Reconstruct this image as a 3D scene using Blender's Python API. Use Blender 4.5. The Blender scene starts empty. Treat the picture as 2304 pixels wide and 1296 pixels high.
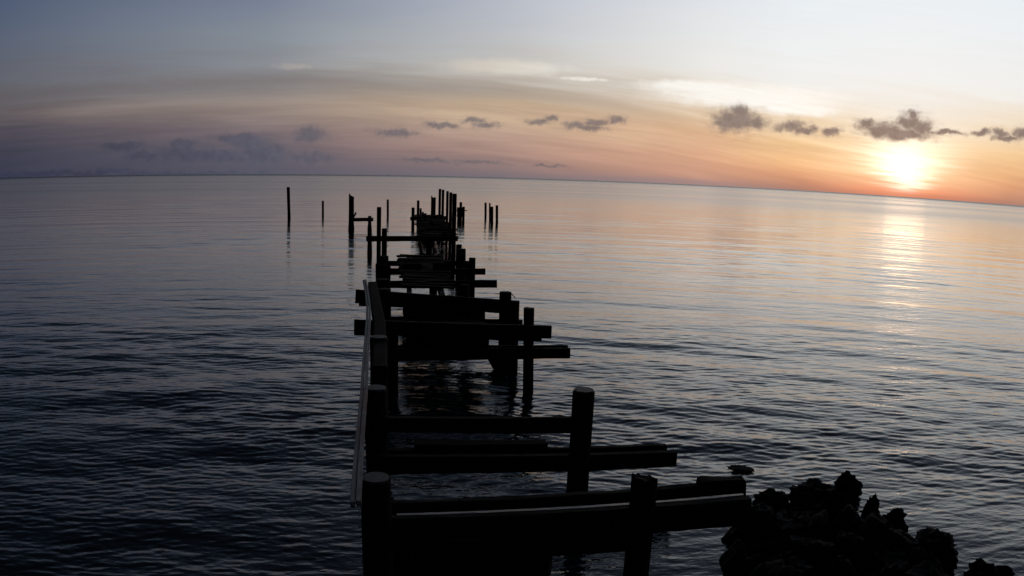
import bpy, bmesh, math, random
import numpy as np
from mathutils import Vector, Matrix, noise as mnoise

random.seed(11)
rng = np.random.default_rng(5)
SC = bpy.context.scene
COL = SC.collection
R = math.radians

# ---------------------------------------------------------------- camera
CAM_H = 4.5                    # metres above the water
PITCH, ROLL, HEADING = R(8.25), R(1.60), R(7.2)   # down, clockwise, right of the pier's axis (+Y)
FPX, K3 = 1720.7, -0.05        # wide webcam lens: theta = q + K3 q^3, q = r / FPX (pixels of a 2304 wide frame)
cam_data = bpy.data.cameras.new('camera')
cam = bpy.data.objects.new('camera', cam_data)
COL.objects.link(cam)
SC.camera = cam
cam_data.type = 'PANO'
cam_data.sensor_fit = 'HORIZONTAL'
cam_data.sensor_width = 36.0
cam_data.clip_start, cam_data.clip_end = 0.1, 200000.0
q = (2304 / 36.0) / FPX
for owner in (cam_data, getattr(cam_data, 'cycles', None)):
    if owner is None:
        continue
    try:
        owner.panorama_type = 'FISHEYE_LENS_POLYNOMIAL'
        owner.fisheye_fov = math.pi
        owner.fisheye_polynomial_k0 = 0.0
        owner.fisheye_polynomial_k1 = -q
        owner.fisheye_polynomial_k2 = 0.0
        owner.fisheye_polynomial_k3 = -K3 * q ** 3
        owner.fisheye_polynomial_k4 = 0.0
    except AttributeError:
        pass
fwd = Vector((math.sin(HEADING) * math.cos(PITCH), math.cos(HEADING) * math.cos(PITCH), -math.sin(PITCH)))
right0 = Vector((math.cos(HEADING), -math.sin(HEADING), 0))
up0 = right0.cross(fwd)
up = up0 * math.cos(ROLL) - right0 * math.sin(ROLL)      # roll: the horizon falls to the right
right = fwd.cross(up)
CAMROT = Matrix((right, up, -fwd)).transposed()
cam.matrix_world = Matrix.Translation((0, 0, CAM_H)) @ CAMROT.to_4x4()


def ray(px, py):
    """direction in the world of a pixel of the 2304 x 1296 photograph"""
    u, v = (px - 1152) / FPX, -(py - 648) / FPX
    r = math.hypot(u, v)
    th = r + K3 * r ** 3
    s = math.sin(th) / r if r > 1e-9 else 1.0
    return CAMROT @ Vector((u * s, v * s, -math.cos(th)))


def at_y(px, py, Y):
    d = ray(px, py)
    return Vector((0, 0, CAM_H)) + d * (Y / d.y)


def at_z(px, py, z=0.0):
    d = ray(px, py)
    return Vector((0, 0, CAM_H)) + d * ((z - CAM_H) / d.z)


def az_el(px, py):
    d = ray(px, py)
    return math.degrees(math.atan2(d.x, d.y)), math.degrees(math.asin(d.z))


# ---------------------------------------------------------------- world: dusk sky
SUN_AZ, SUN_EL = 36.0, 1.4


def lin(c):
    return tuple(((v / 255) / 12.92 if v / 255 <= 0.04045 else ((v / 255 + 0.055) / 1.055) ** 2.4) for v in c)


world = bpy.data.worlds.new('World')
SC.world = world
world.use_nodes = True
NT = world.node_tree
NT.nodes.clear()


class G:
    """tiny helper for node graphs"""
    def __init__(self, nt):
        self.nt = nt

    def put(self, sock, v):
        if isinstance(v, bpy.types.NodeSocket):
            self.nt.links.new(v, sock)
        elif v is not None:
            sock.default_value = v

    def m(self, op, a, b=None, c=None, clamp=False):
        n = self.nt.nodes.new('ShaderNodeMath')
        n.operation = op
        n.use_clamp = clamp
        for i, v in enumerate((a, b, c)):
            self.put(n.inputs[i], v)
        return n.outputs[0]

    def v(self, op, a, b=None, c=None):
        n = self.nt.nodes.new('ShaderNodeVectorMath')
        n.operation = op
        for i, v in enumerate((a, b, c)):
            self.put(n.inputs[i], v)
        return n.outputs['Value'] if op in ('LENGTH', 'DOT_PRODUCT', 'DISTANCE') else n.outputs[0]

    def xyz(self, x=0.0, y=0.0, z=0.0):
        n = self.nt.nodes.new('ShaderNodeCombineXYZ')
        for i, v in enumerate((x, y, z)):
            self.put(n.inputs[i], v)
        return n.outputs[0]

    def range(self, v, a, b, c=0.0, d=1.0, smooth=False):
        n = self.nt.nodes.new('ShaderNodeMapRange')
        n.interpolation_type = 'SMOOTHSTEP' if smooth else 'LINEAR'
        n.clamp = True
        self.put(n.inputs[0], v)
        for i, k in enumerate((a, b, c, d)):
            self.put(n.inputs[1 + i], k)
        return n.outputs[0]

    def noise(self, vec, scale=1.0, detail=4.0, rough=0.55, dist=0.0, color=False):
        n = self.nt.nodes.new('ShaderNodeTexNoise')
        self.put(n.inputs['Vector'], vec)
        n.inputs['Scale'].default_value = scale
        n.inputs['Detail'].default_value = detail
        n.inputs['Roughness'].default_value = rough
        n.inputs['Distortion'].default_value = dist
        return n.outputs['Color'] if color else n.outputs[0]

    def ramp(self, f, stops):
        n = self.nt.nodes.new('ShaderNodeValToRGB')
        self.put(n.inputs[0], f)
        cr = n.color_ramp
        cr.interpolation = 'LINEAR'
        while len(cr.elements) < len(stops):
            cr.elements.new(1.0)
        for e, (p, c) in zip(cr.elements, stops):
            e.position = p
            e.color = (*c, 1)
        return n.outputs[0]

    def mix(self, f, a, b, mode='MIX'):
        n = self.nt.nodes.new('ShaderNodeMix')
        n.data_type = 'RGBA'
        n.blend_type = mode
        n.clamp_result = False
        self.put(n.inputs[0], f)
        for s, v in ((n.inputs[6], a), (n.inputs[7], b)):
            self.put(s, (*v, 1) if isinstance(v, tuple) and len(v) == 3 else v)
        return n.outputs[2]


g = G(NT)
tc = NT.nodes.new('ShaderNodeTexCoord')
sep = NT.nodes.new('ShaderNodeSeparateXYZ')
NT.links.new(g.v('NORMALIZE', tc.outputs['Generated']), sep.inputs[0])
dx, dy, dz = sep.outputs
el = g.m('DEGREES', g.m('ARCSINE', dz))
az = g.m('DEGREES', g.m('ARCTAN2', dx, dy))
daz = g.m('ABSOLUTE', g.m('WRAP', g.m('SUBTRACT', az, SUN_AZ), 180.0, -180.0))
# streaks of a thin high veil
ARCH = [(-400, 235), (0, 212), (300, 190), (700, 180), (850, 184), (1100, 200), (1300, 226), (1500, 258), (1620, 285), (1800, 330), (2300, 440)]
arch = g.ramp(g.range(az, -60.0, 60.0), [((az_el(x, y)[0] + 60) / 120, (max(0, az_el(x, y)[1]) / 20,) * 3) for x, y in ARCH])
arch = g.m('MULTIPLY', arch, 20.0)
aevec = g.xyz(az, el)
above = g.m('SUBTRACT', el, arch)               # height over the curved upper edge of the veil
stvec = g.xyz(az, g.m('SUBTRACT', el, g.m('MULTIPLY', arch, 0.75)))
streak = g.noise(g.v('MULTIPLY', stvec, (0.045, 0.42, 1)), 1.0, 5, 0.55, 0.35)
streak2 = g.noise(g.v('MULTIPLY', stvec, (0.10, 1.9, 1)), 1.0, 4, 0.6, 0.4)
amp = g.range(el, 0.0, 6.0, 0.5, 3.4)
elw = g.m('ADD', el, g.m('MULTIPLY', g.m('SUBTRACT', streak, 0.5), amp))
elw = g.m('ADD', elw, g.m('MULTIPLY', g.m('SUBTRACT', streak2, 0.5), g.range(el, 0, 4, 0.15, 0.9)))
dazw = g.m('ADD', daz, g.m('MULTIPLY', g.m('SUBTRACT', g.noise(g.v('MULTIPLY', aevec, (0.03, 0.15, 1)), 1.0, 2), 0.5), 7.0))
dazw = g.m('ABSOLUTE', dazw)
efac = g.range(elw, -2.0, 90.0)


def stops(col_x, table, high):
    out = []
    for y, c in sorted(table, key=lambda t: -t[0]):
        out.append((max(0.0, (az_el(col_x, y)[1] + 2) / 92), lin(c)))
    for e, c in high:
        out.append(((e + 2) / 92, lin(c)))
    return out


zen = (20, 26, 37)
ST = [
    (0.0, stops(2040, [(441, (206, 128, 104)), (428, (246, 160, 122)), (405, (242, 188, 144)), (360, (244, 208, 166)), (310, (242, 224, 198)),
                       (250, (238, 232, 222)), (150, (238, 239, 238)), (0, (234, 239, 243))], [(19, (214, 220, 226)), (28, (122, 134, 152)), (45, (58, 68, 86)), (85, zen)])),
    (7.6, stops(2292, [(462, (158, 122, 112)), (450, (178, 130, 110)), (422, (210, 154, 118)), (400, (224, 174, 128)), (350, (235, 198, 150)), (300, (236, 215, 186)),
                        (200, (238, 238, 236)), (0, (232, 238, 243))], [(19, (208, 215, 222)), (28, (118, 130, 148)), (45, (55, 65, 83)), (85, zen)])),
    (14.5, stops(1600, [(413, (158, 134, 132)), (398, (196, 150, 130)), (350, (214, 167, 138)), (300, (222, 182, 148)), (258, (222, 196, 166)),
                        (215, (232, 222, 208)), (150, (234, 233, 230)), (0, (222, 226, 231))], [(19, (194, 202, 211)), (28, (108, 120, 138)), (45, (50, 60, 77)), (85, zen)])),
    (29.2, stops(1150, [(398, (118, 110, 118)), (380, (132, 116, 118)), (345, (166, 136, 128)), (300, (178, 150, 136)), (245, (198, 172, 146)),
                        (205, (176, 163, 150)), (160, (196, 190, 182)), (90, (192, 194, 197)), (0, (182, 187, 198))], [(24, (92, 104, 122)), (45, (42, 51, 67)), (85, zen)])),
    (47.2, stops(600, [(393, (88, 88, 102)), (345, (97, 94, 107)), (300, (117, 105, 111)), (250, (140, 126, 122)), (205, (132, 126, 126)),
                       (160, (136, 138, 144)), (80, (132, 140, 150)), (0, (120, 129, 148))], [(22, (56, 67, 85)), (40, (28, 35, 48)), (85, zen)])),
    (66.5, stops(0, [(396, (54, 58, 77)), (350, (60, 63, 80)), (300, (78, 74, 87)), (250, (92, 86, 92)), (200, (97, 97, 104)),
                     (110, (88, 96, 114)), (0, (77, 90, 114))], [(20, (38, 48, 64)), (35, (21, 27, 38)), (85, zen)])),
    (120.0, [((e + 2) / 92, lin(c)) for e, c in ((0, (18, 21, 30)), (6, (23, 27, 36)), (14, (25, 31, 42)), (45, (21, 27, 38)), (85, zen))]),
]
sky = g.ramp(efac, ST[0][1])
for (d0, _), (d1, s1) in zip(ST[:-1], ST[1:]):
    sky = g.mix(g.range(dazw, d0, d1), sky, g.ramp(efac, s1))

# darker upper rim of the veil and the paler bands under it
rim = g.m('POWER', 2.718, g.m('MULTIPLY', g.m('POWER', g.m('ABSOLUTE', g.m('DIVIDE', g.m('ADD', above, g.m('MULTIPLY', g.m('SUBTRACT', streak, 0.5), 1.6)), 0.62)), 2.0), -1.0))
rim = g.m('MULTIPLY', g.m('MULTIPLY', rim, g.range(streak2, 0.3, 0.65, 0.35, 0.85)), g.range(daz, 12, 22, 0, 1, True))
sky = g.mix(g.m('MULTIPLY', rim, 0.75), sky, g.ramp(g.range(daz, 0, 70), [(0.2, lin((188, 166, 146))), (0.42, lin((158, 146, 138))), (0.65, lin((118, 111, 112))), (1.0, lin((84, 81, 88)))]))
pale = g.m('POWER', 2.718, g.m('MULTIPLY', g.m('POWER', g.m('ABSOLUTE', g.m('DIVIDE', g.m('ADD', above, 1.75), 0.75)), 2.0), -1.0))
pale = g.m('MULTIPLY', g.m('MULTIPLY', pale, g.range(streak, 0.32, 0.6, 0.0, 1.0)), g.range(daz, 14, 24, 0, 1, True))
sky = g.mix(g.m('MULTIPLY', pale, 0.6), sky, g.ramp(g.range(daz, 0, 70), [(0.2, lin((226, 194, 156))), (0.42, lin((208, 182, 152))), (0.65, lin((158, 142, 132))), (1.0, lin((100, 92, 96)))]))


# fine streaks in the veil
tex = g.m('ADD', g.m('MULTIPLY', g.m('SUBTRACT', streak, 0.5), 0.55), g.m('MULTIPLY', g.m('SUBTRACT', streak2, 0.5), 0.5))
tex = g.m('ADD', 1.0, g.m('MULTIPLY', tex, g.m('MULTIPLY', g.range(el, 0.3, 2.5, 0.25, 1.0, True), g.range(above, 3.5, -0.5, 0.12, 0.85, True))))
tn = NT.nodes.new('ShaderNodeVectorMath')
tn.operation = 'SCALE'
NT.links.new(sky, tn.inputs[0])
NT.links.new(tex, tn.inputs['Scale'])
sky = tn.outputs[0]


# --- cloud fields: ellipses in azimuth / elevation, broken up by noise
def blobs(vec, items):
    f = None
    for px, py, hw, hh in items:
        a, e = az_el(px, py)
        sx, sy = FPX / (hw * 57.3), FPX / (hh * 57.3)
        d = g.v('LENGTH', g.v('MULTIPLY_ADD', vec, (sx, sy, 0), (-a * sx, -e * sy, 0)))
        f = d if f is None else g.m('MINIMUM', f, d)
    return f


wn = g.v('SUBTRACT', g.noise(aevec, 0.9, 5, 0.6, 0.0, color=True), (0.5, 0.5, 0.5))
wvec = g.v('MULTIPLY_ADD', wn, (2.0, 1.0, 0), aevec)
bright = blobs(g.v('MULTIPLY_ADD', wn, (3.5, 0.5, 0), aevec),
               [(1690, 218, 190, 26), (1560, 196, 120, 14), (1320, 178, 46, 4), (1790, 246, 90, 14), (1130, 150, 130, 16), (655, 150, 34, 7)])
bmask = g.m('MULTIPLY', g.range(bright, 1.5, 0.45, 0, 1, True), g.range(streak2, 0.3, 0.62, 0.65, 1))
bright_col = g.ramp(g.range(daz, 0, 60), [(0.0, lin((255, 252, 246))), (0.35, lin((250, 248, 242))), (0.52, lin((214, 205, 192))), (0.85, lin((166, 158, 150)))])
sky = g.mix(g.m('MULTIPLY', bmask, g.range(daz, 18, 50, 1.0, 0.3)), sky, bright_col)

# glow round the low sun, cut into streaks
suna, sune = az_el(2038, 384)
gx = g.m('ADD', g.m('SUBTRACT', az, suna), g.m('MULTIPLY', g.m('SUBTRACT', streak2, 0.5), 4.5))
gx = g.m('ADD', gx, g.m('MULTIPLY', g.m('SUBTRACT', g.noise(g.v('MULTIPLY', aevec, (0.12, 5.0, 1)), 1.0, 3, 0.6), 0.5), 3.0))
wid = g.range(el, 0.0, 3.6, 0.8, 3.0)
gd1 = g.v('LENGTH', g.xyz(g.m('DIVIDE', gx, wid), g.m('DIVIDE', g.m('SUBTRACT', el, 1.9), 2.1)))
gd2 = g.v('LENGTH', g.xyz(g.m('DIVIDE', gx, 8.0), g.m('DIVIDE', g.m('SUBTRACT', el, 2.4), 2.2)))
e1 = g.m('POWER', 2.718, g.m('MULTIPLY', g.m('MULTIPLY', gd1, gd1), -1.0))
e2 = g.m('POWER', 2.718, g.m('MULTIPLY', g.m('MULTIPLY', gd2, gd2), -1.0))
low = g.range(el, 0.1, 0.75, 0.05, 1.0, True)
cut = g.range(streak2, 0.34, 0.6, 0.35, 1.0)
glow = g.m('MULTIPLY', g.m('MULTIPLY', e1, low), 0.85)
glow2 = g.m('MULTIPLY', g.m('MULTIPLY', e2, cut), g.m('MULTIPLY', low, 0.10))


def scaled(col, f):
    n = NT.nodes.new('ShaderNodeVectorMath')
    n.operation = 'SCALE'
    n.inputs[0].default_value = col
    NT.links.new(f, n.inputs['Scale'])
    return n.outputs[0]


sky = g.v('ADD', sky, scaled((1.0, 0.95, 0.84), glow))
sky = g.v('ADD', sky, scaled((1.0, 0.84, 0.6), glow2))

CL = [(1658, 270, 46, 25), (1640, 280, 34, 16), (1698, 277, 30, 13), (1662, 250, 22, 14),
      (1780, 286, 36, 13), (1808, 293, 30, 10), (1872, 296, 22, 8),
      (1945, 281, 24, 12), (1990, 293, 50, 16), (2030, 302, 60, 14), (2048, 275, 30, 20), (2074, 286, 26, 21), (2052, 258, 15, 9), (2130, 299, 36, 6),
      (2208, 298, 20, 7), (2250, 300, 17, 9), (2298, 300, 22, 12), (2262, 310, 30, 6),
      (892, 297, 44, 10), (990, 281, 36, 7), (1062, 271, 28, 7), (1090, 282, 26, 7), (1212, 275, 30, 7), (1240, 269, 14, 8),
      (1298, 281, 24, 9), (1340, 276, 26, 9), (1322, 288, 44, 6), (1386, 268, 20, 10),
      (540, 312, 56, 11), (565, 322, 46, 11), (697, 303, 36, 17), (275, 327, 44, 9), (415, 321, 28, 12), (410, 346, 64, 14), (592, 346, 56, 20),
      (705, 356, 46, 11), (320, 349, 44, 9), (480, 352, 100, 10), (1080, 366, 60, 4), (960, 362, 60, 4), (1230, 373, 40, 3), (90, 390, 280, 5), (430, 390, 200, 4)]
cd = blobs(wvec, CL)
cd = g.m('ADD', cd, g.m('MULTIPLY', g.m('SUBTRACT', g.noise(aevec, 1.7, 4, 0.55), 0.5), 0.9))
wisp = g.m('MULTIPLY', g.range(cd, 2.1, 0.9, 0, 1, True), g.range(g.noise(g.v('MULTIPLY', aevec, (0.8, 2.2, 1)), 1.0, 4, 0.6), 0.4, 0.65, 0.0, 0.42))
cmask = g.m('MULTIPLY', g.m('MAXIMUM', wisp, g.range(cd, 1.55, 0.4, 0, 1, True)), g.range(daz, 5, 60, 0.95, 0.6))
cloud_col = g.ramp(g.range(daz, 0, 60), [(0.0, lin((124, 112, 110))), (0.2, lin((122, 111, 110))), (0.5, lin((110, 104, 109))), (0.8, lin((76, 82, 100))), (1.0, lin((50, 55, 75)))])
shade = g.range(g.noise(aevec, 1.7, 4, 0.6), 0.3, 0.7, 0.84, 1.2)
cc = NT.nodes.new('ShaderNodeVectorMath')
cc.operation = 'SCALE'
NT.links.new(cloud_col, cc.inputs[0])
NT.links.new(shade, cc.inputs['Scale'])
sky = g.mix(cmask, sky, cc.outputs[0])

nish = NT.nodes.new('ShaderNodeTexSky')
nish.sky_type = 'NISHITA'
nish.sun_disc = False
nish.sun_elevation = R(SUN_EL)
nish.sun_rotation = R(SUN_AZ)
bg_air = NT.nodes.new('ShaderNodeBackground')
bg_air.inputs['Strength'].default_value = 0.004
NT.links.new(nish.outputs[0], bg_air.inputs['Color'])
bg_veil = NT.nodes.new('ShaderNodeBackground')
bg_veil.inputs['Strength'].default_value = 1.0
NT.links.new(sky, bg_veil.inputs['Color'])
addsh = NT.nodes.new('ShaderNodeAddShader')
NT.links.new(bg_air.outputs[0], addsh.inputs[0])
NT.links.new(bg_veil.outputs[0], addsh.inputs[1])
wout = NT.nodes.new('ShaderNodeOutputWorld')
NT.links.new(addsh.outputs[0], wout.inputs['Surface'])

# ---------------------------------------------------------------- sun and exposure
sl = bpy.data.lights.new('sun', 'SUN')
sl.energy = 0.003
sl.angle = R(3.0)
sl.color = (1.0, 0.62, 0.36)
sun = bpy.data.objects.new('sun', sl)
COL.objects.link(sun)
sd = Vector((math.sin(R(SUN_AZ)) * math.cos(R(SUN_EL)), math.cos(R(SUN_AZ)) * math.cos(R(SUN_EL)), math.sin(R(SUN_EL))))
sun.rotation_euler = (-sd).to_track_quat('-Z', 'Y').to_euler()
SC.view_settings.view_transform = 'Standard'
SC.view_settings.look = 'None'
SC.view_settings.exposure = 0.0
SC.view_settings.gamma = 1.0
SC.view_settings.use_curve_mapping = False
SC.cycles.use_denoising = True
SC.cycles.max_bounces = 4
SC.cycles.diffuse_bounces = 2
SC.cycles.glossy_bounces = 3
world.cycles.sampling_method = 'NONE'


# ---------------------------------------------------------------- materials
def material(name, build):
    m = bpy.data.materials.new(name)
    m.use_nodes = True
    nt = m.node_tree
    bsdf = nt.nodes['Principled BSDF']
    build(G(nt), nt, bsdf)
    return m


def objvec(nt, scale):
    t = nt.nodes.new('ShaderNodeTexCoord')
    mp = nt.nodes.new('ShaderNodeMapping')
    mp.inputs['Scale'].default_value = scale
    nt.links.new(t.outputs['Object'], mp.inputs['Vector'])
    return mp.outputs[0]


def bump(nt, h, strength, dist, bsdf):
    b = nt.nodes.new('ShaderNodeBump')
    b.inputs['Strength'].default_value = strength
    b.inputs['Distance'].default_value = dist
    nt.links.new(h, b.inputs['Height'])
    nt.links.new(b.outputs[0], bsdf.inputs['Normal'])


def wood(c0, c1, rough, scale=(9, 9, 1.2), spec=0.05):
    def f(h, nt, bsdf):
        n = h.noise(objvec(nt, scale), 3.0, 6, 0.65)
        nt.links.new(h.ramp(n, [(0.3, c0), (0.7, c1)]), bsdf.inputs['Base Color'])
        bsdf.inputs['Roughness'].default_value = rough
        bsdf.inputs['Specular IOR Level'].default_value = spec
        bump(nt, n, 0.6, 0.02, bsdf)
    return f


M = {
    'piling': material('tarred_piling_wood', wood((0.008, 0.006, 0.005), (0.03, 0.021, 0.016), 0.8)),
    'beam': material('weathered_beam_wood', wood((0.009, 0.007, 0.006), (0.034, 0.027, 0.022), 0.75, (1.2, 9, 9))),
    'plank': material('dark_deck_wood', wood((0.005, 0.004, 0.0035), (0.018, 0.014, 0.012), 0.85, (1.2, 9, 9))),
    'glint': material('pale_glint_wood', wood((0.10, 0.095, 0.09), (0.2, 0.185, 0.17), 0.22, (1.2, 9, 9), 0.5)),  # paler than the other timbers, to paint a line of light
    'end': material('lit_head_wood', wood((0.03, 0.029, 0.028), (0.09, 0.086, 0.082), 0.6, (9, 9, 9), 0.3)),  # light on the pile tops, put into a paler colour
    'iron': material('rusty_iron', wood((0.02, 0.009, 0.005), (0.06, 0.025, 0.012), 0.8)),
}


def board_mat(h, nt, bsdf):
    n = h.noise(objvec(nt, (9, 1.0, 9)), 3.0, 6, 0.7)
    base = h.ramp(n, [(0.3, (0.07, 0.067, 0.063)), (0.68, (0.30, 0.29, 0.28))])
    t = nt.nodes.new('ShaderNodeNewGeometry')
    red = h.noise(t.outputs['Position'], 1.6, 4, 0.7)
    s = nt.nodes.new('ShaderNodeSeparateXYZ')
    nt.links.new(t.outputs['Position'], s.inputs[0])
    zone = h.m('MULTIPLY', h.range(s.outputs[1], 11.2, 10.2, 0, 1), h.range(s.outputs[1], 7.6, 8.2, 0, 1))
    mask = h.m('MULTIPLY', h.range(red, 0.35, 0.55, 0, 0.8), zone)
    nt.links.new(h.mix(mask, base, (0.22, 0.07, 0.06)), bsdf.inputs['Base Color'])
    bsdf.inputs['Roughness'].default_value = 0.6
    bump(nt, n, 0.5, 0.01, bsdf)


M['board'] = material('faded_painted_board', board_mat)


def rock_mat(h, nt, bsdf):
    n = h.noise(objvec(nt, (1, 1, 1)), 5.0, 7, 0.65)
    nt.links.new(h.ramp(n, [(0.3, (0.006, 0.006, 0.006)), (0.7, (0.024, 0.022, 0.020))]), bsdf.inputs['Base Color'])
    bsdf.inputs['Roughness'].default_value = 0.9
    bsdf.inputs['Specular IOR Level'].default_value = 0.15
    bump(nt, n, 0.9, 0.05, bsdf)


M['rock'] = material('dark_reef_rock', rock_mat)


def sea_mat(h, nt, bsdf):
    geo = nt.nodes.new('ShaderNodeNewGeometry')
    P = geo.outputs['Position']
    dist = h.v('LENGTH', h.v('MULTIPLY', P, (1, 1, 0)))
    bsdf.inputs['Base Color'].default_value = (0.004, 0.013, 0.015, 1)
    bsdf.inputs['IOR'].default_value = 1.4
    nt.links.new(h.range(dist, 8, 45, 0.1, 0.6), bsdf.inputs['Coat Weight'])
    bsdf.inputs['Coat IOR'].default_value = 1.33

    far = h.range(h.m('LOGARITHM', dist, 10.0), 1.85, 2.5, 0.0, 1.0, True)
    # breezy and slick lanes far out
    lane = h.noise(h.v('MULTIPLY', P, (0.0012, 0.008, 0)), 1.0, 4, 0.6)
    lane_f = h.m('MULTIPLY', h.range(lane, 0.38, 0.62, -0.04, 0.07), h.range(dist, 60, 300, 0, 1))
    rough = h.m('ADD', h.m('ADD', h.m('MULTIPLY', far, 0.15), h.range(dist, 15, 70, 0.03, 0.055)), h.m('ADD', lane_f, h.range(dist, 1200, 4000, 0.0, 0.22)))
    nt.links.new(rough, bsdf.inputs['Roughness'])
    nt.links.new(rough, bsdf.inputs['Coat Roughness'])
    n1 = h.noise(h.v('MULTIPLY', P, (3.2, 6.5, 1)), 1.0, 3, 0.55)
    n2 = h.noise(h.v('MULTIPLY', P, (0.8, 2.2, 1)), 1.0, 3, 0.5)
    hgt = h.m('ADD', h.m('MULTIPLY', n1, 0.35), h.m('MULTIPLY', n2, 1.0))
    bump(nt, hgt, 0.55, 0.075, bsdf)


M['sea'] = material('sea_water', sea_mat)


# ---------------------------------------------------------------- helpers for objects
def thing(name, label, cat, loc=(0, 0, 0), group=None):
    o = bpy.data.objects.new(name, None)
    COL.objects.link(o)
    o.location = loc
    o.empty_display_size = 0.3
    tag(o, label, cat, group)
    return o


def tag(o, label, cat, group=None):
    o['label'] = label
    o['category'] = cat
    if group:
        o['group'] = group
    return o


def link(name, me, mat, parent=None, loc=(0, 0, 0)):
    """loc is in the world; parents are never turned or scaled"""
    o = bpy.data.objects.new(name, me)
    COL.objects.link(o)
    if mat is not None and not me.materials:
        me.materials.append(mat)
    base = Vector((0, 0, 0))
    if parent is not None:
        o.parent = parent
        p = parent
        while p is not None:
            base += p.location
            p = p.parent
    o.location = Vector(loc) - base
    return o


def mesh_from(verts, faces, name='mesh', smooth=False):
    me = bpy.data.meshes.new(name)
    me.from_pydata([tuple(v) for v in verts], [], faces)
    me.update()
    if smooth:
        me.polygons.foreach_set('use_smooth', [True] * len(me.polygons))
    return me


DEPTH = -1.3                    # pilings run on below the water


def piling_mesh(top, radius, sides=16, rings=12, lean=(0, 0), broken=0.0, slant=0.0, flare=0.0, seed=0):
    """round timber pile from below the water to z=top, uneven, with a worn or broken head"""
    rnd = random.Random(seed)
    vs, fs = [], []
    off = rnd.uniform(0, 50)
    zs = [DEPTH + (top - DEPTH) * (i / (rings - 1)) for i in range(rings)]
    zs.insert(rings - 1, top - min(0.012, radius * 0.08))
    n = len(zs)
    for i, z in enumerate(zs):
        for k in range(sides):
            a = 2 * math.pi * k / sides
            c = Vector((math.cos(a) * 1.7, math.sin(a) * 1.7, z * 1.3 + off))
            r = radius * (1 + 0.05 * mnoise.noise(c) + 0.035 * mnoise.noise(Vector((math.cos(a) * 7, math.sin(a) * 7, z * 0.6 + off))))
            if z < 0.45:                      # growth and wear at the tide line
                r *= 1 + flare * max(0, 1 - abs(z - 0.05) / 0.6) + 0.07 * (0.5 + mnoise.noise(c * 3.1)) * (0.45 - max(z, -0.2)) / 0.65
            if i == n - 1:
                r *= 0.975
            zz = z
            if i >= n - 2:
                zz -= slant * (0.5 + 0.5 * math.cos(a - 0.6)) + broken * max(0, mnoise.noise(Vector((math.cos(a) * 2.3, math.sin(a) * 2.3, off))) + 0.35)
                zz += 0.012 * mnoise.noise(c * 4)
            t = max(0, z)
            vs.append((math.cos(a) * r + lean[0] * t, math.sin(a) * r + lean[1] * t, zz))
    for i in range(n - 1):
        for k in range(sides):
            k2 = (k + 1) % sides
            fs.append((i * sides + k, i * sides + k2, (i + 1) * sides + k2, (i + 1) * sides + k))
    cz = sum(vs[(n - 1) * sides + k][2] for k in range(sides)) / sides
    vs.append((lean[0] * max(0, top), lean[1] * max(0, top), cz + 0.01 - broken * 0.1))
    for k in range(sides):
        fs.append(((n - 1) * sides + k, (n - 1) * sides + (k + 1) % sides, len(vs) - 1))
    me = mesh_from(vs, fs, 'piling', True)
    me.set_sharp_from_angle(angle=R(38))
    return me


def piling(parent, l, r, top, Y, name='piling', sides=16, rings=12, bottom=None, seed=None, **kw):
    """pile seen between pixel columns l and r (at its head, row top), standing at distance Y along the pier"""
    a, b = at_y(l, top, Y), at_y(r, top, Y)
    rad = (b.x - a.x) / 2
    z = (a.z + b.z) / 2
    x = (a.x + b.x) / 2
    lean = (0, 0)
    if bottom is not None:                       # pixel column of the axis lower down: the pile's own lean
        c = at_y(bottom[0], bottom[1], Y)
        lean = ((x - c.x) / max(0.2, z - c.z), 0)
        x = c.x - lean[0] * max(0, c.z)
    me = piling_mesh(z, rad, sides, rings, lean, seed=seed if seed is not None else int(l * 7 + top), **kw)
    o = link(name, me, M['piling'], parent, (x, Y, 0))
    if sides >= 24 and not kw:                   # near piles: added paler disc paints the sky's light on the head
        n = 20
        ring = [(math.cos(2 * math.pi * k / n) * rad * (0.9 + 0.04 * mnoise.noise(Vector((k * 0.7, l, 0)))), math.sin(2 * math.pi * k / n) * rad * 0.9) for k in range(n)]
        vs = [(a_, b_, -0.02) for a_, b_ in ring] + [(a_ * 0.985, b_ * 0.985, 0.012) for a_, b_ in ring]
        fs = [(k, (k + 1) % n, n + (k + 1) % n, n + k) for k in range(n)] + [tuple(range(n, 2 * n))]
        link('lit_head', mesh_from(vs, fs, 'lit_head'), M['end'], o, (x + lean[0] * z, Y, z + 0.012))
    return o


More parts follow.
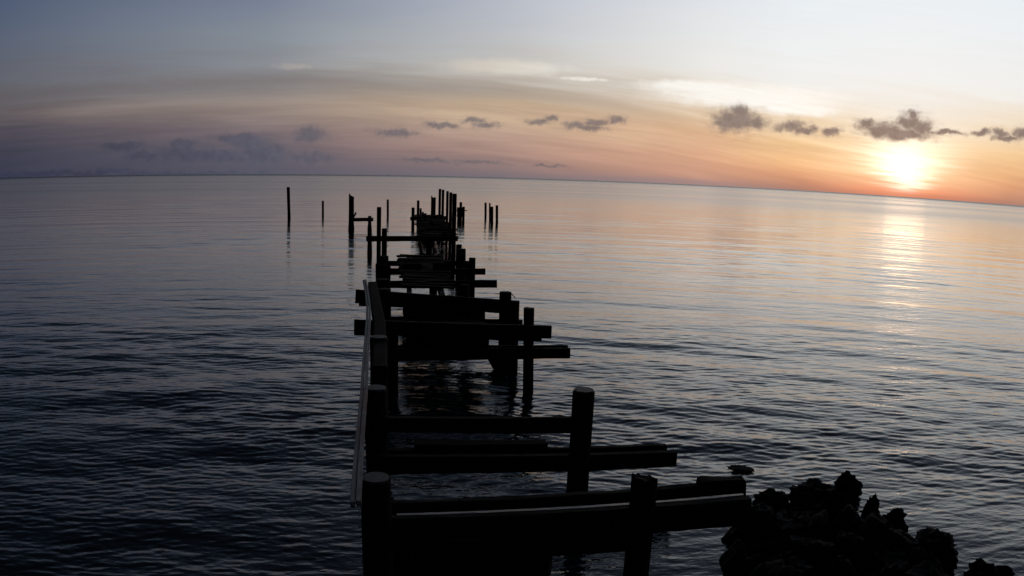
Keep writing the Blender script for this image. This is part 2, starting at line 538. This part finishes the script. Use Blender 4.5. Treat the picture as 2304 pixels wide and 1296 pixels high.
def beam_mesh(p0, p1, w, h, seg=10, rough=0.012, seed=0, h1=None, ragged=0.0):
    """squared timber from p0 to p1 (axis), w across (horizontal), h high, edges worn and uneven"""
    rnd = random.Random(seed)
    off = rnd.uniform(0, 90)
    p0, p1 = Vector(p0), Vector(p1)
    d = (p1 - p0)
    L = d.length
    d.normalize()
    side = Vector((0, 0, 1)).cross(d)
    if side.length < 0.1:
        side = Vector((1, 0, 0))
    side.normalize()
    upv = d.cross(side)
    h1 = h if h1 is None else h1
    prof = []
    ch = min(w, h) * 0.12
    for sx, sy in ((-1, -1), (1, -1), (1, 1), (-1, 1)):
        prof.append((sx * w / 2, sy, -sy * ch if sx * sy > 0 else 0, sx, sy))
    corners = [(-1, -1), (1, -1), (1, 1), (-1, 1)]
    pts = []
    for i in range(4):
        sx, sy = corners[i]
        if i % 2 == 0:
            pts += [(sx, sy, 0, ch * 1), (sx, sy, ch * 1, 0)]
        else:
            pts += [(sx, sy, ch * 1, 0), (sx, sy, 0, ch * 1)]
    vs, fs = [], []
    for i in range(seg + 1):
        t = i / seg
        hh = h * (1 - t) + h1 * t
        c = p0 + d * (L * t)
        e = ragged if i in (0, seg) else 0
        for k, (sx, sy, cx, cy) in enumerate(pts):
            q = c + side * (sx * (w / 2 - cx)) + upv * (sy * (hh / 2 - cy))
            nz = mnoise.noise(Vector((t * L * 1.6 + off, sx * 0.8, sy * 0.8 + k * 0.02)))
            nz2 = mnoise.noise(Vector((t * L * 5 + off, k * 0.37, 3.1)))
            q += upv * (sy * (nz * rough + nz2 * rough * 0.5)) + side * (sx * nz2 * rough * 0.5)
            if e:
                q += d * (e * mnoise.noise(Vector((k * 0.9, off, i)))) * (1 if i else -1)
            vs.append(q)
    n = len(pts)
    for i in range(seg):
        for k in range(n):
            k2 = (k + 1) % n
            fs.append((i * n + k, i * n + k2, (i + 1) * n + k2, (i + 1) * n + k))
    fs.append(tuple(range(n - 1, -1, -1)))
    fs.append(tuple(range(seg * n, seg * n + n)))
    c = (p0 + p1) / 2
    me = mesh_from([v - c for v in vs], fs, 'timber')
    return me, c


def beam(parent, name, p0, p1, w, h, mat='beam', **kw):
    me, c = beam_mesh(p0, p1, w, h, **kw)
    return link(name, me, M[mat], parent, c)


def cross(parent, name, Y, left, right_, depth=0.12, mat='beam', dy=0.0, **kw):
    """timber lying across the pier in the plane y=Y: left and right_ are (column, top row, bottom row)"""
    Yc = Y + dy
    lt, lb = at_y(left[0], left[1], Yc), at_y(left[0], left[2], Yc)
    rt, rb = at_y(right_[0], right_[1], Yc), at_y(right_[0], right_[2], Yc)
    p0, p1 = (lt + lb) / 2, (rt + rb) / 2
    return beam(parent, name, p0, p1, depth, abs(lt.z - lb.z), mat, h1=abs(rt.z - rb.z), seed=int(left[0] * 3 + left[1] + Y * 10), **kw)


# ---------------------------------------------------------------- the sea
def build_sea():
    a_front = np.linspace(R(-50), R(64), 760)
    a_back = np.linspace(R(64), R(310), 70)[1:-1]
    ang = np.concatenate([a_front, a_back])
    r = [1.5]
    while r[-1] < 40000:
        s = 0.05 if r[-1] <= 4.5 else 0.003 if r[-1] < 30 else 0.0042 if r[-1] < 130 else min(0.05, 0.0042 * (r[-1] / 130) ** 1.2)
        r.append(r[-1] * (1 + s))
    r = np.array(r)
    A, Rr = np.meshgrid(ang, r)
    X, Y = Rr * np.sin(A), Rr * np.cos(A)
    spacing = np.maximum(np.gradient(r)[:, None] * np.ones_like(A), Rr * (R(114) / 760))
    Z = np.zeros_like(X)

    def lowf(kx, ky, n, seed):
        q_ = np.random.default_rng(seed)
        f = np.zeros_like(X)
        for _ in range(n):
            f += np.sin(X * kx * q_.uniform(0.4, 1.6) * q_.choice([-1, 1]) + Y * ky * q_.uniform(0.4, 1.6) + q_.uniform(0, 6.28))
        return f / math.sqrt(n)
    gust = 1.0 + 0.32 * lowf(0.05, 0.22, 7, 3) + 0.22 * lowf(0.22, 0.7, 7, 4)
    gust = np.clip(gust, 0.15, 2.2) ** 1.3
    calm = 0.66 + 0.34 / (1 + np.exp((Rr - 24) / 5.0))      # livelier near the shore
    calm = calm + 0.35 / (1 + np.exp(-(Rr - 150) / 25))
    groups = [  # wavelength range, count, slope per group, spread, gusty
        (0.10, 0.28, 54, 0.094, 0.34, True),
        (0.28, 0.95, 36, 0.034, 0.38, True),
        (0.95, 3.2, 26, 0.032, 0.44, True),
        (3.2, 8.0, 8, 0.014, 0.30, False)]
    for l0, l1, n, slope, spread, gusty in groups:
        for i in range(n):
            lam = l0 * (l1 / l0) ** rng.random()
            k = 2 * math.pi / lam
            th = rng.normal(R(6), spread)                    # coming in towards the shore, bending round it
            cx, cy = 1.0 - 28 * math.sin(th), 12.0 - 28 * math.cos(th)
            a = slope * math.sqrt(2 / n) / k
            ph = rng.uniform(0, 6.283)
            att = np.clip((lam / spacing - 2.0) / 2.0, 0, 1)
            if not att.any():
                continue
            phase = k * np.hypot(X - cx, Y - cy) + ph
            w = a * att * calm * (np.sin(phase) + 0.22 * np.sin(2 * phase + 0.8))
            Z += w * (gust if gusty else 1.0)
    nr, na = X.shape
    verts = np.stack([X.ravel(), Y.ravel(), Z.ravel()], 1).astype(np.float32)
    i = np.arange(nr - 1)[:, None] * na
    j = np.arange(na)
    j2 = (j + 1) % na
    quads = np.stack([i + j, i + na + j, i + na + j2, i + j2], -1).reshape(-1, 4)
    # a fan closes the middle, below the camera
    centre = len(verts)
    verts = np.vstack([verts, [[0, 0, 0]]]).astype(np.float32)
    tris = np.stack([np.full(na, centre), j, j2], -1)
    me = bpy.data.meshes.new('sea')
    me.vertices.add(len(verts))
    me.vertices.foreach_set('co', verts.ravel())
    loops = np.concatenate([quads.ravel(), tris.ravel()]).astype(np.int32)
    me.loops.add(len(loops))
    me.loops.foreach_set('vertex_index', loops)
    npoly = len(quads) + len(tris)
    me.polygons.add(npoly)
    starts = np.concatenate([np.arange(len(quads)) * 4, len(quads) * 4 + np.arange(len(tris)) * 3]).astype(np.int32)
    me.polygons.foreach_set('loop_start', starts)
    me.polygons.foreach_set('use_smooth', np.ones(npoly, dtype=bool))
    me.update(calc_edges=True)
    me.validate()
    o = link('sea', me, M['sea'])
    o['kind'] = 'structure'
    o['label'] = 'rippled dark sea reaching to the horizon'
    return o


build_sea()

# ---------------------------------------------------------------- the ruined pier
pier = thing('ruined_pier', 'long ruined wooden pier of dark pilings, crossbeams and broken deck running out from the foreground', 'pier', (0.9, 7.3, 0))

# bent at 7.3 m
piling(pier, 810, 880, 1078, 7.02, sides=28, rings=30)
piling(pier, 1422, 1480, 1060, 7.02, sides=28, rings=30, broken=0.10, slant=0.08)
cross(pier, 'crossbeam', 7.3, (878, 1129, 1158), (1672, 1081, 1116), 0.11, dy=0.22, seg=24, rough=0.014, ragged=0.05)
cross(pier, 'crossbeam', 7.3, (870, 1163, 1214), (1684, 1119, 1178), 0.12, dy=-0.22, seg=24, rough=0.012)
cross(pier, 'glint_strip', 7.3, (893, 1157, 1160), (1672, 1112, 1115), 0.05, 'glint', dy=-0.235, seg=20, rough=0.003)  # added strip, its pale colour stands for the bright line on the beam
cross(pier, 'broken_board', 7.3, (1572, 1079, 1100), (1670, 1074, 1098), 0.16, 'plank', dy=0.2, seg=10, rough=0.03, ragged=0.06)
cross(pier, 'crossbeam', 7.3, (878, 1215, 1262), (1430, 1196, 1235), 0.12, dy=0.24, seg=16)

cross(pier, 'dark_fill_beam', 7.3, (874, 1252, 1306), (1236, 1246, 1300), 0.16, dy=0.34, seg=14, rough=0.03, ragged=0.08)  # added timber, fills in the shade over the water below the bent

# bent at 10.1 m
piling(pier, 820, 872, 875, 10.1, sides=28, rings=30)
piling(pier, 1289, 1338, 880, 9.85, sides=28, rings=30, bottom=(1298, 1110))
cross(pier, 'rail_beam', 10.1, (858, 938, 970), (1300, 938, 972), 0.11, dy=0.0, seg=20, rough=0.008)
cross(pier, 'crossbeam', 10.1, (850, 1024, 1064), (1520, 1015, 1048), 0.12, dy=-0.2, seg=24, rough=0.01)
cross(pier, 'crossbeam', 10.1, (850, 1010, 1040), (1498, 1000, 1030), 0.11, dy=0.22, seg=24, rough=0.012, ragged=0.02)
cross(pier, 'deck_plank', 10.1, (933, 995, 1012), (1230, 994, 1012), 0.22, 'plank', dy=0.28, seg=16, rough=0.012, ragged=0.04)

# bent at 13.3 m: only its shore-side pile is left
piling(pier, 832, 873, 760, 13.3, sides=24, rings=24)

# bent at 15.6 m
piling(pier, 868, 896, 748, 15.6, sides=20, rings=20)
piling(pier, 1178, 1202, 693, 15.6, sides=20, rings=20, bottom=(1188, 875))
cross(pier, 'rail_beam', 15.6, (797, 719, 753), (1240, 733, 761), 0.13, dy=-0.2, seg=20, rough=0.01)
cross(pier, 'rail_beam', 15.6, (860, 727, 752), (1218, 737, 768), 0.11, dy=0.15, seg=20, rough=0.012, ragged=0.03)
cross(pier, 'crossbeam', 15.6, (880, 783, 811), (1282, 783, 805), 0.12, dy=-0.2, seg=20, rough=0.01)
cross(pier, 'crossbeam', 15.6, (880, 777, 800), (1277, 777, 797), 0.10, dy=0.2, seg=20, rough=0.01)
cross(pier, 'hanging_board', 15.6, (914, 757, 790), (1100, 760, 790), 0.05, 'plank', dy=0.0, seg=12, rough=0.02)

# pile at 17.4 m, pair at 19.5 m
piling(pier, 1146, 1169, 677, 17.4, sides=18, rings=18)
p1 = piling(pier, 1124, 1151, 657, 19.5, sides=18, rings=18)
b0, b1 = at_y(1149, 659, 19.35), at_y(1160, 671, 19.3)
beam(p1, 'bolt', b0, b1, 0.02, 0.02, 'iron', seg=3, rough=0.002)
b0, b1 = at_y(1113, 661, 19.35), at_y(1126, 661, 19.35)
beam(p1, 'bolt', b0, b1, 0.018, 0.018, 'iron', seg=3, rough=0.002)
piling(pier, 848, 880, 650, 19.5, sides=18, rings=18)
cross(pier, 'crossbeam', 19.5, (800, 651, 681), (1140, 675, 705), 0.14, dy=-0.2, seg=18, rough=0.015)
cross(pier, 'crossbeam', 19.5, (808, 660, 688), (1160, 684, 700), 0.12, dy=0.2, seg=18, rough=0.015)
cross(pier, 'crossbeam', 19.5, (870, 712, 735), (1175, 720, 740), 0.12, dy=-0.1, seg=18, rough=0.01)
cross(pier, 'brace', 17.4, (1112, 770, 812), (1150, 830, 872), 0.12, 'beam', dy=0.0, seg=8, rough=0.03, ragged=0.08)

# bents at 22.6, 26 and 30 m
piling(pier, 846, 878, 628, 22.6, sides=16, rings=16)
piling(pier, 845, 879, 592, 26.0, sides=16, rings=16, slant=0.12)
piling(pier, 1055, 1070, 580, 26.0, sides=16, rings=16)
cross(pier, 'rail_beam', 26.0, (862, 604, 618), (1092, 604, 618), 0.13, dy=-0.2, seg=14, rough=0.02)
cross(pier, 'crossbeam', 26.0, (862, 632, 648), (1118, 630, 647), 0.14, dy=-0.2, seg=14, rough=0.015)
piling(pier, 850, 874, 576, 30.0, sides=16, rings=16)
piling(pier, 1028, 1048, 560, 30.0, sides=16, rings=16)
piling(pier, 1026, 1039, 549, 33.0, sides=14, rings=14, broken=0.1)
cross(pier, 'crossbeam', 30.0, (855, 587, 598), (1062, 587, 598), 0.14, dy=-0.2, seg=14, rough=0.02)
piling(pier, 966, 984, 640, 22.6, sides=14, rings=14)


def deck(parent, y0, y1, z, xl, xr, gap=0.02, width=0.19, seed=1, skip=(), ragged=0.12, sag=0.04, holes=()):
    """transverse deck planks; xl, xr give the ragged ends as functions of y"""
    rnd = random.Random(seed)
    y = y0
    i = 0
    while y < y1:
        w = width * rnd.uniform(0.85, 1.15)
        if i not in skip:
            a, b = xl(y) + rnd.uniform(-ragged, ragged), xr(y) + rnd.uniform(-ragged, ragged)
            zz = z + rnd.uniform(-sag, sag)
            tilt = rnd.uniform(-0.03, 0.03)
            pieces = [(a, b)]
            for hx, hy, hw in holes:                     # planks broken through
                if abs(y + w / 2 - hy) < w * 0.75:
                    pieces = [(a, hx - hw), (hx + hw, b)]
            for a_, b_ in pieces:
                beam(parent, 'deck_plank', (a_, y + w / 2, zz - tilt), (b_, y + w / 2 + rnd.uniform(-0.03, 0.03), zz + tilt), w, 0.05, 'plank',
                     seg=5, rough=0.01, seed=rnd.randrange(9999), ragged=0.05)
        y += w + gap * rnd.uniform(0.4, 2.0)
        i += 1


def lerp(y, ya, yb, a, b):
    return a + (b - a) * (y - ya) / (yb - ya)


for xa, xb, ya, yb, z in ((0.15, 0.05, 15.3, 19.8, 0.87), (1.2, 1.15, 15.3, 19.8, 0.87), (-0.2, -0.35, 20.4, 30.2, 1.22), (0.7, 0.6, 20.4, 30.2, 1.22)):
    beam(pier, 'stringer', (xa, ya, z), (xb, yb, z), 0.14, 0.22, seg=14, rough=0.012, seed=int(xa * 77 + ya))
deck(pier, 15.75, 19.2, 1.0, lambda y: lerp(y, 15.6, 19, -0.2, -0.3), lambda y: 1.52, seed=4, skip=(11,))
deck(pier, 21.3, 30.2, 1.36, lambda y: lerp(y, 21.6, 30, -0.40, -0.74), lambda y: lerp(y, 21.6, 30, 1.1, 0.9), seed=9, skip=(18,), ragged=0.08,
     holes=[(p.x, p.y, w) for p, w in ((at_z(942, 584, 1.36), 0.13), (at_z(954, 605, 1.36), 0.10), (at_z(966, 633, 1.36), 0.09))])

# long pale boards nailed along the shore-facing side
bp = [(800, 1136), (806, 1040), (812, 960), (819, 882), (822, 820), (826, 760), (829, 720), (829, 690), (825, 655), (820, 632)]
bw = [at_z(x, y, 1.63) for x, y in bp]


def board_strip(pts, w, h, name, seed):
    vs, fs = [], []
    off = seed * 3.7
    fine = []
    for a, b in zip(pts[:-1], pts[1:]):
        for t in (0, 0.34, 0.67):
            fine.append(a.lerp(b, t))
    fine.append(pts[-1])
    c = sum(fine, Vector()) / len(fine)
    for i, p in enumerate(fine):
        d = (fine[min(i + 1, len(fine) - 1)] - fine[max(i - 1, 0)]).normalized()
        s = d.cross(Vector((0, 0, 1))).normalized()
        for sx, sz in ((-1, -1), (1, -1), (1, 0.8), (0.92, 1), (-0.92, 1), (-1, 0.8)):
            n = 0.006 * mnoise.noise(Vector((p.y * 2, sx, sz + off)))
            vs.append(p - c + s * (sx * w / 2 + n) + Vector((0, 0, sz * h / 2 + n)))
    for i in range(len(fine) - 1):
        for k in range(6):
            k2 = (k + 1) % 6
            fs.append((i * 6 + k, i * 6 + k2, (i + 1) * 6 + k2, (i + 1) * 6 + k))
    fs.append(tuple(range(5, -1, -1)))
    fs.append(tuple(range((len(fine) - 1) * 6, len(fine) * 6)))
    link(name, mesh_from(vs, fs, 'board'), M['board'], pier, c)


for s, (i0, i1) in enumerate(((0, 3), (3, 5), (5, 7), (7, 9))):
    seg = [p.copy() for p in bw[i0:i1 + 1]]
    if s:
        seg[0] = seg[0].lerp(seg[1], 0.01)
    board_strip([p + Vector((-0.027, 0, 0.0)) for p in seg], 0.045, 0.06, 'rail_board', s)
    board_strip([p + Vector((0.027, 0, 0.012)) for p in seg], 0.047, 0.06, 'rail_board', s + 10)

# dark edge timbers between the boards and the piles
for i0, i1 in ((4, 6), (6, 9)):
    a, b = bw[i0] + Vector((0.22, 0, -0.12)), bw[i1] + Vector((0.22, 0, -0.12))
    beam(pier, 'edge_timber', a, b, 0.24, 0.2, 'plank', seg=14, rough=0.01, seed=i0)

# boards hanging from the beams
rnd = random.Random(31)


def hanging(Y, l, r_, top, bot, step, seed, drop=()):
    q_ = random.Random(seed)
    x = l
    i = 0
    while x < r_:
        w = step * q_.uniform(0.8, 1.2)
        if i not in drop:
            c0 = at_y(x + w / 2, top + q_.uniform(-3, 3), Y)
            c1 = at_y(x + w / 2, bot + q_.uniform(-4, 4), Y)
            wid = at_y(x + w, top, Y).x - at_y(x, top, Y).x
            beam(pier, 'hanging_board', (c0.x, Y, c0.z), (c0.x + q_.uniform(-0.02, 0.02), Y, c1.z), wid * 0.97, 0.05, 'plank', seg=4, rough=0.01, seed=seed + i, ragged=0.04)
        x += w
        i += 1


hanging(25.45, 906, 1022, 592, 645, 13, 5, drop=(3, 4))
cross(pier, 'deck_board', 18.9, (906, 684, 708), (1076, 690, 712), 0.05, 'plank', seg=8, rough=0.012)
hanging(19.05, 908, 1076, 672, 736, 17, 6)
piling(pier, 1047, 1057, 592, 28.0, sides=14, rings=14)
piling(pier, 1036, 1056, 640, 22.6, sides=14, rings=14)

# ---------------------------------------------------------------- wrecked pier head, 37 to 80 m out
head = thing('wrecked_pier_head', 'wrecked far end of the pier with tall bare pilings and a collapsed dark deck', 'pier', (1.0, 43.3, 0))
piling(head, 848, 858, 466, 41.0, sides=12, rings=14)
piling(head, 859, 871, 514, 38.0, sides=12, rings=12)
piling(head, 827, 837, 522, 43.3, sides=12, rings=12, flare=0.15)
cross(head, 'crossbeam', 43.3, (824, 531, 543), (1030, 531, 543), 0.2, dy=-0.22, seg=14, rough=0.02)
piling(head, 959, 972, 536, 43.3, sides=12, rings=10)
for l, r_, t, Y in ((1018, 1028, 436, 43.3), (1011, 1018, 433, 48.5), (1004, 1010, 430, 56.0), (994, 1000, 427, 63.5), (987, 993, 425, 71.0)):
    piling(head, l, r_, t, Y, sides=12, rings=14)
piling(head, 970, 981, 438, 75.0, sides=14, rings=12, broken=0.5, slant=0.3)
piling(head, 926, 933, 467, 66.4, sides=12, rings=12)
piling(head, 938, 944, 451, 75.0, sides=12, rings=12)
piling(head, 944, 949, 469, 73.0, sides=10, rings=10)
piling(head, 949, 954, 477, 69.0, sides=10, rings=10)
piling(head, 954, 960, 480, 60.0, sides=10, rings=10)
cross(head, 'crossbeam', 66.4, (923, 488, 496), (1003, 486, 494), 0.22, dy=-0.3, seg=10, rough=0.03)
cross(head, 'crossbeam', 56.0, (940, 500, 512), (1012, 500, 512), 0.22, dy=-0.3, seg=10, rough=0.03)
cross(head, 'crossbeam', 48.5, (944, 515, 530), (1022, 515, 530), 0.22, dy=-0.3, seg=10, rough=0.03)
for xa, xb in ((0.35, 0.0), (1.2, 1.1), (2.0, 2.1)):
    beam(head, 'stringer', (xa, 43.0, 0.82), (xb, 67.5, 0.82), 0.2, 0.3, seg=20, rough=0.03, seed=int(xa * 50))
deck(head, 42.8, 67.5, 1.0, lambda y: lerp(y, 42, 67, 0.25, -0.2), lambda y: 2.15, width=0.30, gap=0.03, seed=21, skip=(5, 23, 24, 47), ragged=0.25, sag=0.10)
rnd = random.Random(8)
for k in range(9):                                  # planks that have slipped and stand on edge
    y = rnd.uniform(44, 66)
    x = rnd.uniform(0.2, 1.9)
    a = Vector((x, y, rnd.uniform(0.4, 0.9)))
    b = a + Vector((rnd.uniform(-1.1, 1.1), rnd.uniform(-1.5, 1.5), rnd.uniform(0.2, 0.75)))
    beam(head, 'fallen_plank', a, b, 0.24, 0.06, 'plank', seg=4, rough=0.02, seed=k + 60, ragged=0.06)

# broken landing right of the pier head
land = thing('broken_landing', 'small broken landing of short pilings and boards right of the tall far pilings', 'landing', (4.2, 75.3, 0))
piling(land, 1034, 1040, 455, 76.5, sides=12, rings=10)
piling(land, 1040, 1046, 465, 75.3, sides=12, rings=10)
piling(land, 1029, 1035, 467, 77.5, sides=12, rings=10)
cross(land, 'board', 75.3, (1028, 466, 477), (1043, 467, 478), 0.1, 'plank', dy=0.2, seg=6, rough=0.03)
cross(land, 'board', 75.3, (1028, 478, 488), (1043, 479, 489), 0.1, 'plank', dy=0.2, seg=6, rough=0.03)
cross(land, 'crossbeam', 75.3, (1030, 472, 475), (1051, 473, 475), 0.08, dy=-0.2, seg=6, rough=0.01)

# two piles with a crossbeam left of the pier head
fr = thing('broken_jetty', 'two dark pilings joined by a short crossbeam, standing left of the pier head', 'jetty', at_z(790, 518))
FY = at_z(790, 518).y
piling(fr, 785, 797, 435, FY, sides=14, rings=16, slant=0.35, flare=0.22, broken=0.15)
piling(fr, 828, 836, 486, FY, sides=12, rings=12, flare=0.3)
cross(fr, 'crossbeam', FY, (795, 490, 498), (840, 490, 498), 0.25, dy=-0.25, seg=8, rough=0.02)
s0, s1 = at_y(796, 489, FY), at_y(801, 478, FY)
beam(fr, 'splinter', s0, s1, 0.1, 0.12, seg=4, rough=0.03)

# single piles standing in the water
LONE = [((645, 652), 421, 490, 'tall dark piling, leftmost of all, standing alone in the calm water'),
        ((724, 729), 452, 485, 'short thin piling alone in the water, second from the left'),
        ((870, 875), 449, 488, 'thin lone piling in the water just right of the two-piling frame'),
        ((1090, 1095), 456, 490, 'thin piling, leftmost of the small group right of the pier'),
        ((1100, 1104), 457, 498, 'thin taller piling touching a thicker short one, right of the pier'),
        ((1104, 1110), 465, 503, 'thicker shorter piling touching a thin taller one, right of the pier'),
        ((1115, 1121), 462, 502, 'short stout piling, rightmost of the small group right of the pier')]
for (l, r_), t, b, lab in LONE:
    base = at_z((l + r_) / 2 + (2 if l == 645 else 0), b)
    o = piling(None, l, r_, t, base.y, sides=14, rings=14, bottom=((l + r_) / 2 + (2 if l == 645 else 0), b))
    tag(o, lab, 'piling', 'single pilings standing in the sea')


# ---------------------------------------------------------------- rocks
def rock_mesh(seed, sub=4, spiky=0.42):
    bm = bmesh.new()
    bmesh.ops.create_icosphere(bm, subdivisions=sub, radius=1.0)
    o = Vector((seed * 13.7, seed * 5.1, seed * 2.3))
    for v in bm.verts:
        n = v.co.normalized()
        r = 1 + spiky * mnoise.noise(n * 1.3 + o) + spiky * 0.55 * mnoise.noise(n * 3.1 + o) + spiky * 0.4 * mnoise.noise(n * 7 + o) + spiky * 0.12 * mnoise.noise(n * 15 + o)
        r += 0.22 * (0.5 - abs(mnoise.noise(n * 2.4 - o))) * 2 - 0.2
        cell = mnoise.voronoi(n * 2.2 + o)[0]
        r -= 0.22 * (cell[1] - cell[0] < 0.12)
        v.co = n * r
    me = bpy.data.meshes.new('rock')
    bm.to_mesh(me)
    bm.free()
    me.polygons.foreach_set('use_smooth', [True] * len(me.polygons))
    me.materials.append(M['rock'])
    return me


def rock(me, x, y, z, s, rz, label, rx=0.0):
    o = link('rock', me, M['rock'], None, (x, y, z))
    o.scale = s
    o.rotation_euler = (rx, 0, rz)
    tag(o, label, 'rock', 'rocks of the shore reef')
    return o


NAMED = [  # centre column, top row, row where it meets what is below, half width px, label
    (1912, 1068, 1122, 36, 'knobbly rock with a hooked top at the seaward tip of the reef'),
    (1966, 1122, 1172, 22, 'small pointed rock on the right edge of the reef, next to the hooked one'),
    (2018, 1150, 1200, 30, 'rounded rock on the right edge of the reef, below the pointed one'),
    (2108, 1206, 1262, 72, 'broad low rock at the far right edge of the reef'),
    (2232, 1280, 1330, 62, 'low rock in the bottom right corner of the picture'),
    (1840, 1086, 1130, 62, 'long low rock along the seaward edge of the reef, left of the hooked one'),
    (1745, 1108, 1150, 50, 'low rock beside the right end of the nearest crossbeam'),
    (1668, 1050, 1056, 32, 'flat rock just awash in the sea beyond the reef')]
for k, (cx, t, b, hw, lab) in enumerate(NAMED):
    p = at_z(cx, b, 0.0)
    topz = at_y(cx, t, p.y).z
    dist = (p - Vector((0, 0, CAM_H))).length
    w = hw * dist / FPX
    o = rock(rock_mesh(40 + k, 4, 0.30), p.x, p.y + (0.1 if topz > 0.1 else 0), topz * 0.25, (w * 0.95, w * 0.8, max(0.03, topz * 0.72)), k * 1.3, lab)
poly = [(3.62, 7.4), (3.95, 8.65), (4.5, 9.1), (5.2, 9.2), (5.9, 9.15), (6.25, 8.8), (6.2, 8.3), (6.35, 7.8), (6.4, 7.2), (6.35, 6.5), (6.4, 5.6), (3.4, 5.6)]


def inside(x, y):
    c = False
    for (x0, y0), (x1, y1) in zip(poly, poly[1:] + poly[:1]):
        if (y0 > y) != (y1 > y) and x < (x1 - x0) * (y - y0) / (y1 - y0) + x0:
            c = not c
    return c


def edge(x, y):
    """distance inside (+) or outside (-) the reef's outline"""
    d = 1e9
    for (x0, y0), (x1, y1) in zip(poly, poly[1:] + poly[:1]):
        t = max(0, min(1, ((x - x0) * (x1 - x0) + (y - y0) * (y1 - y0)) / ((x1 - x0) ** 2 + (y1 - y0) ** 2)))
        d = min(d, math.hypot(x - x0 - t * (x1 - x0), y - y0 - t * (y1 - y0)))
    return d if inside(x, y) else -d


def build_reef():
    nx, ny = 120, 130
    x0, x1, y0, y1 = 2.9, 7.1, 5.0, 9.7
    vs, fs = [], []
    for j in range(ny):
        for i in range(nx):
            x, y = x0 + (x1 - x0) * i / (nx - 1), y0 + (y1 - y0) * j / (ny - 1)
            d = edge(x + 0.22 * mnoise.noise(Vector((x * 2.1, y * 2.1, 5))), y + 0.22 * mnoise.noise(Vector((x * 2.1, y * 2.1, 9))))
            dist, pts = mnoise.voronoi(Vector((x * 2.6 + 0.3 * mnoise.noise(Vector((x * 3, y * 3, 1))), y * 2.6, 0.4)))
            block = mnoise.cell(pts[0] * 7.7) * 0.20                      # each block of stone has its own height
            crack = -0.16 * max(0, 1 - (dist[1] - dist[0]) / 0.16)        # gaps between blocks
            rough_ = 0.07 * mnoise.noise(Vector((x * 6, y * 6, 3))) + 0.035 * mnoise.noise(Vector((x * 17, y * 17, 4)))
            t = max(-1.0, min(1.0, d / 0.42))
            top = 0.22 if y < 8.6 else 0.22 - 0.1 * min(1, (y - 8.6) / 0.5)
            z = -0.08 + t * (0.28 if t > 0 else 0.55) + (block + crack + rough_ + top - 0.16) * max(0, min(1, (d + 0.1) / 0.2))
            vs.append((x - 5.0, y - 7.4, z))
    for j in range(ny - 1):
        for i in range(nx - 1):
            k = j * nx + i
            fs.append((k, k + 1, k + nx + 1, k + nx))
    # skirt and bottom make it a solid body
    rim = [i for i in range(nx)] + [j * nx + nx - 1 for j in range(1, ny)] + [(ny - 1) * nx + i for i in range(nx - 2, -1, -1)] + [j * nx for j in range(ny - 2, 0, -1)]
    base = len(vs)
    for k in rim:
        vs.append((vs[k][0], vs[k][1], -1.2))
    n = len(rim)
    for k in range(n):
        fs.append((rim[(k + 1) % n], rim[k], base + k, base + (k + 1) % n))
    fs.append(tuple(base + k for k in range(n - 1, -1, -1)))
    me = mesh_from(vs, fs, 'reef', True)
    me.set_sharp_from_angle(angle=R(35))
    o = link('rock_reef', me, M['rock'], None, (5.0, 7.4, 0))
    tag(o, 'solid black mass of jagged shore rock filling the bottom right', 'reef')


build_reef()
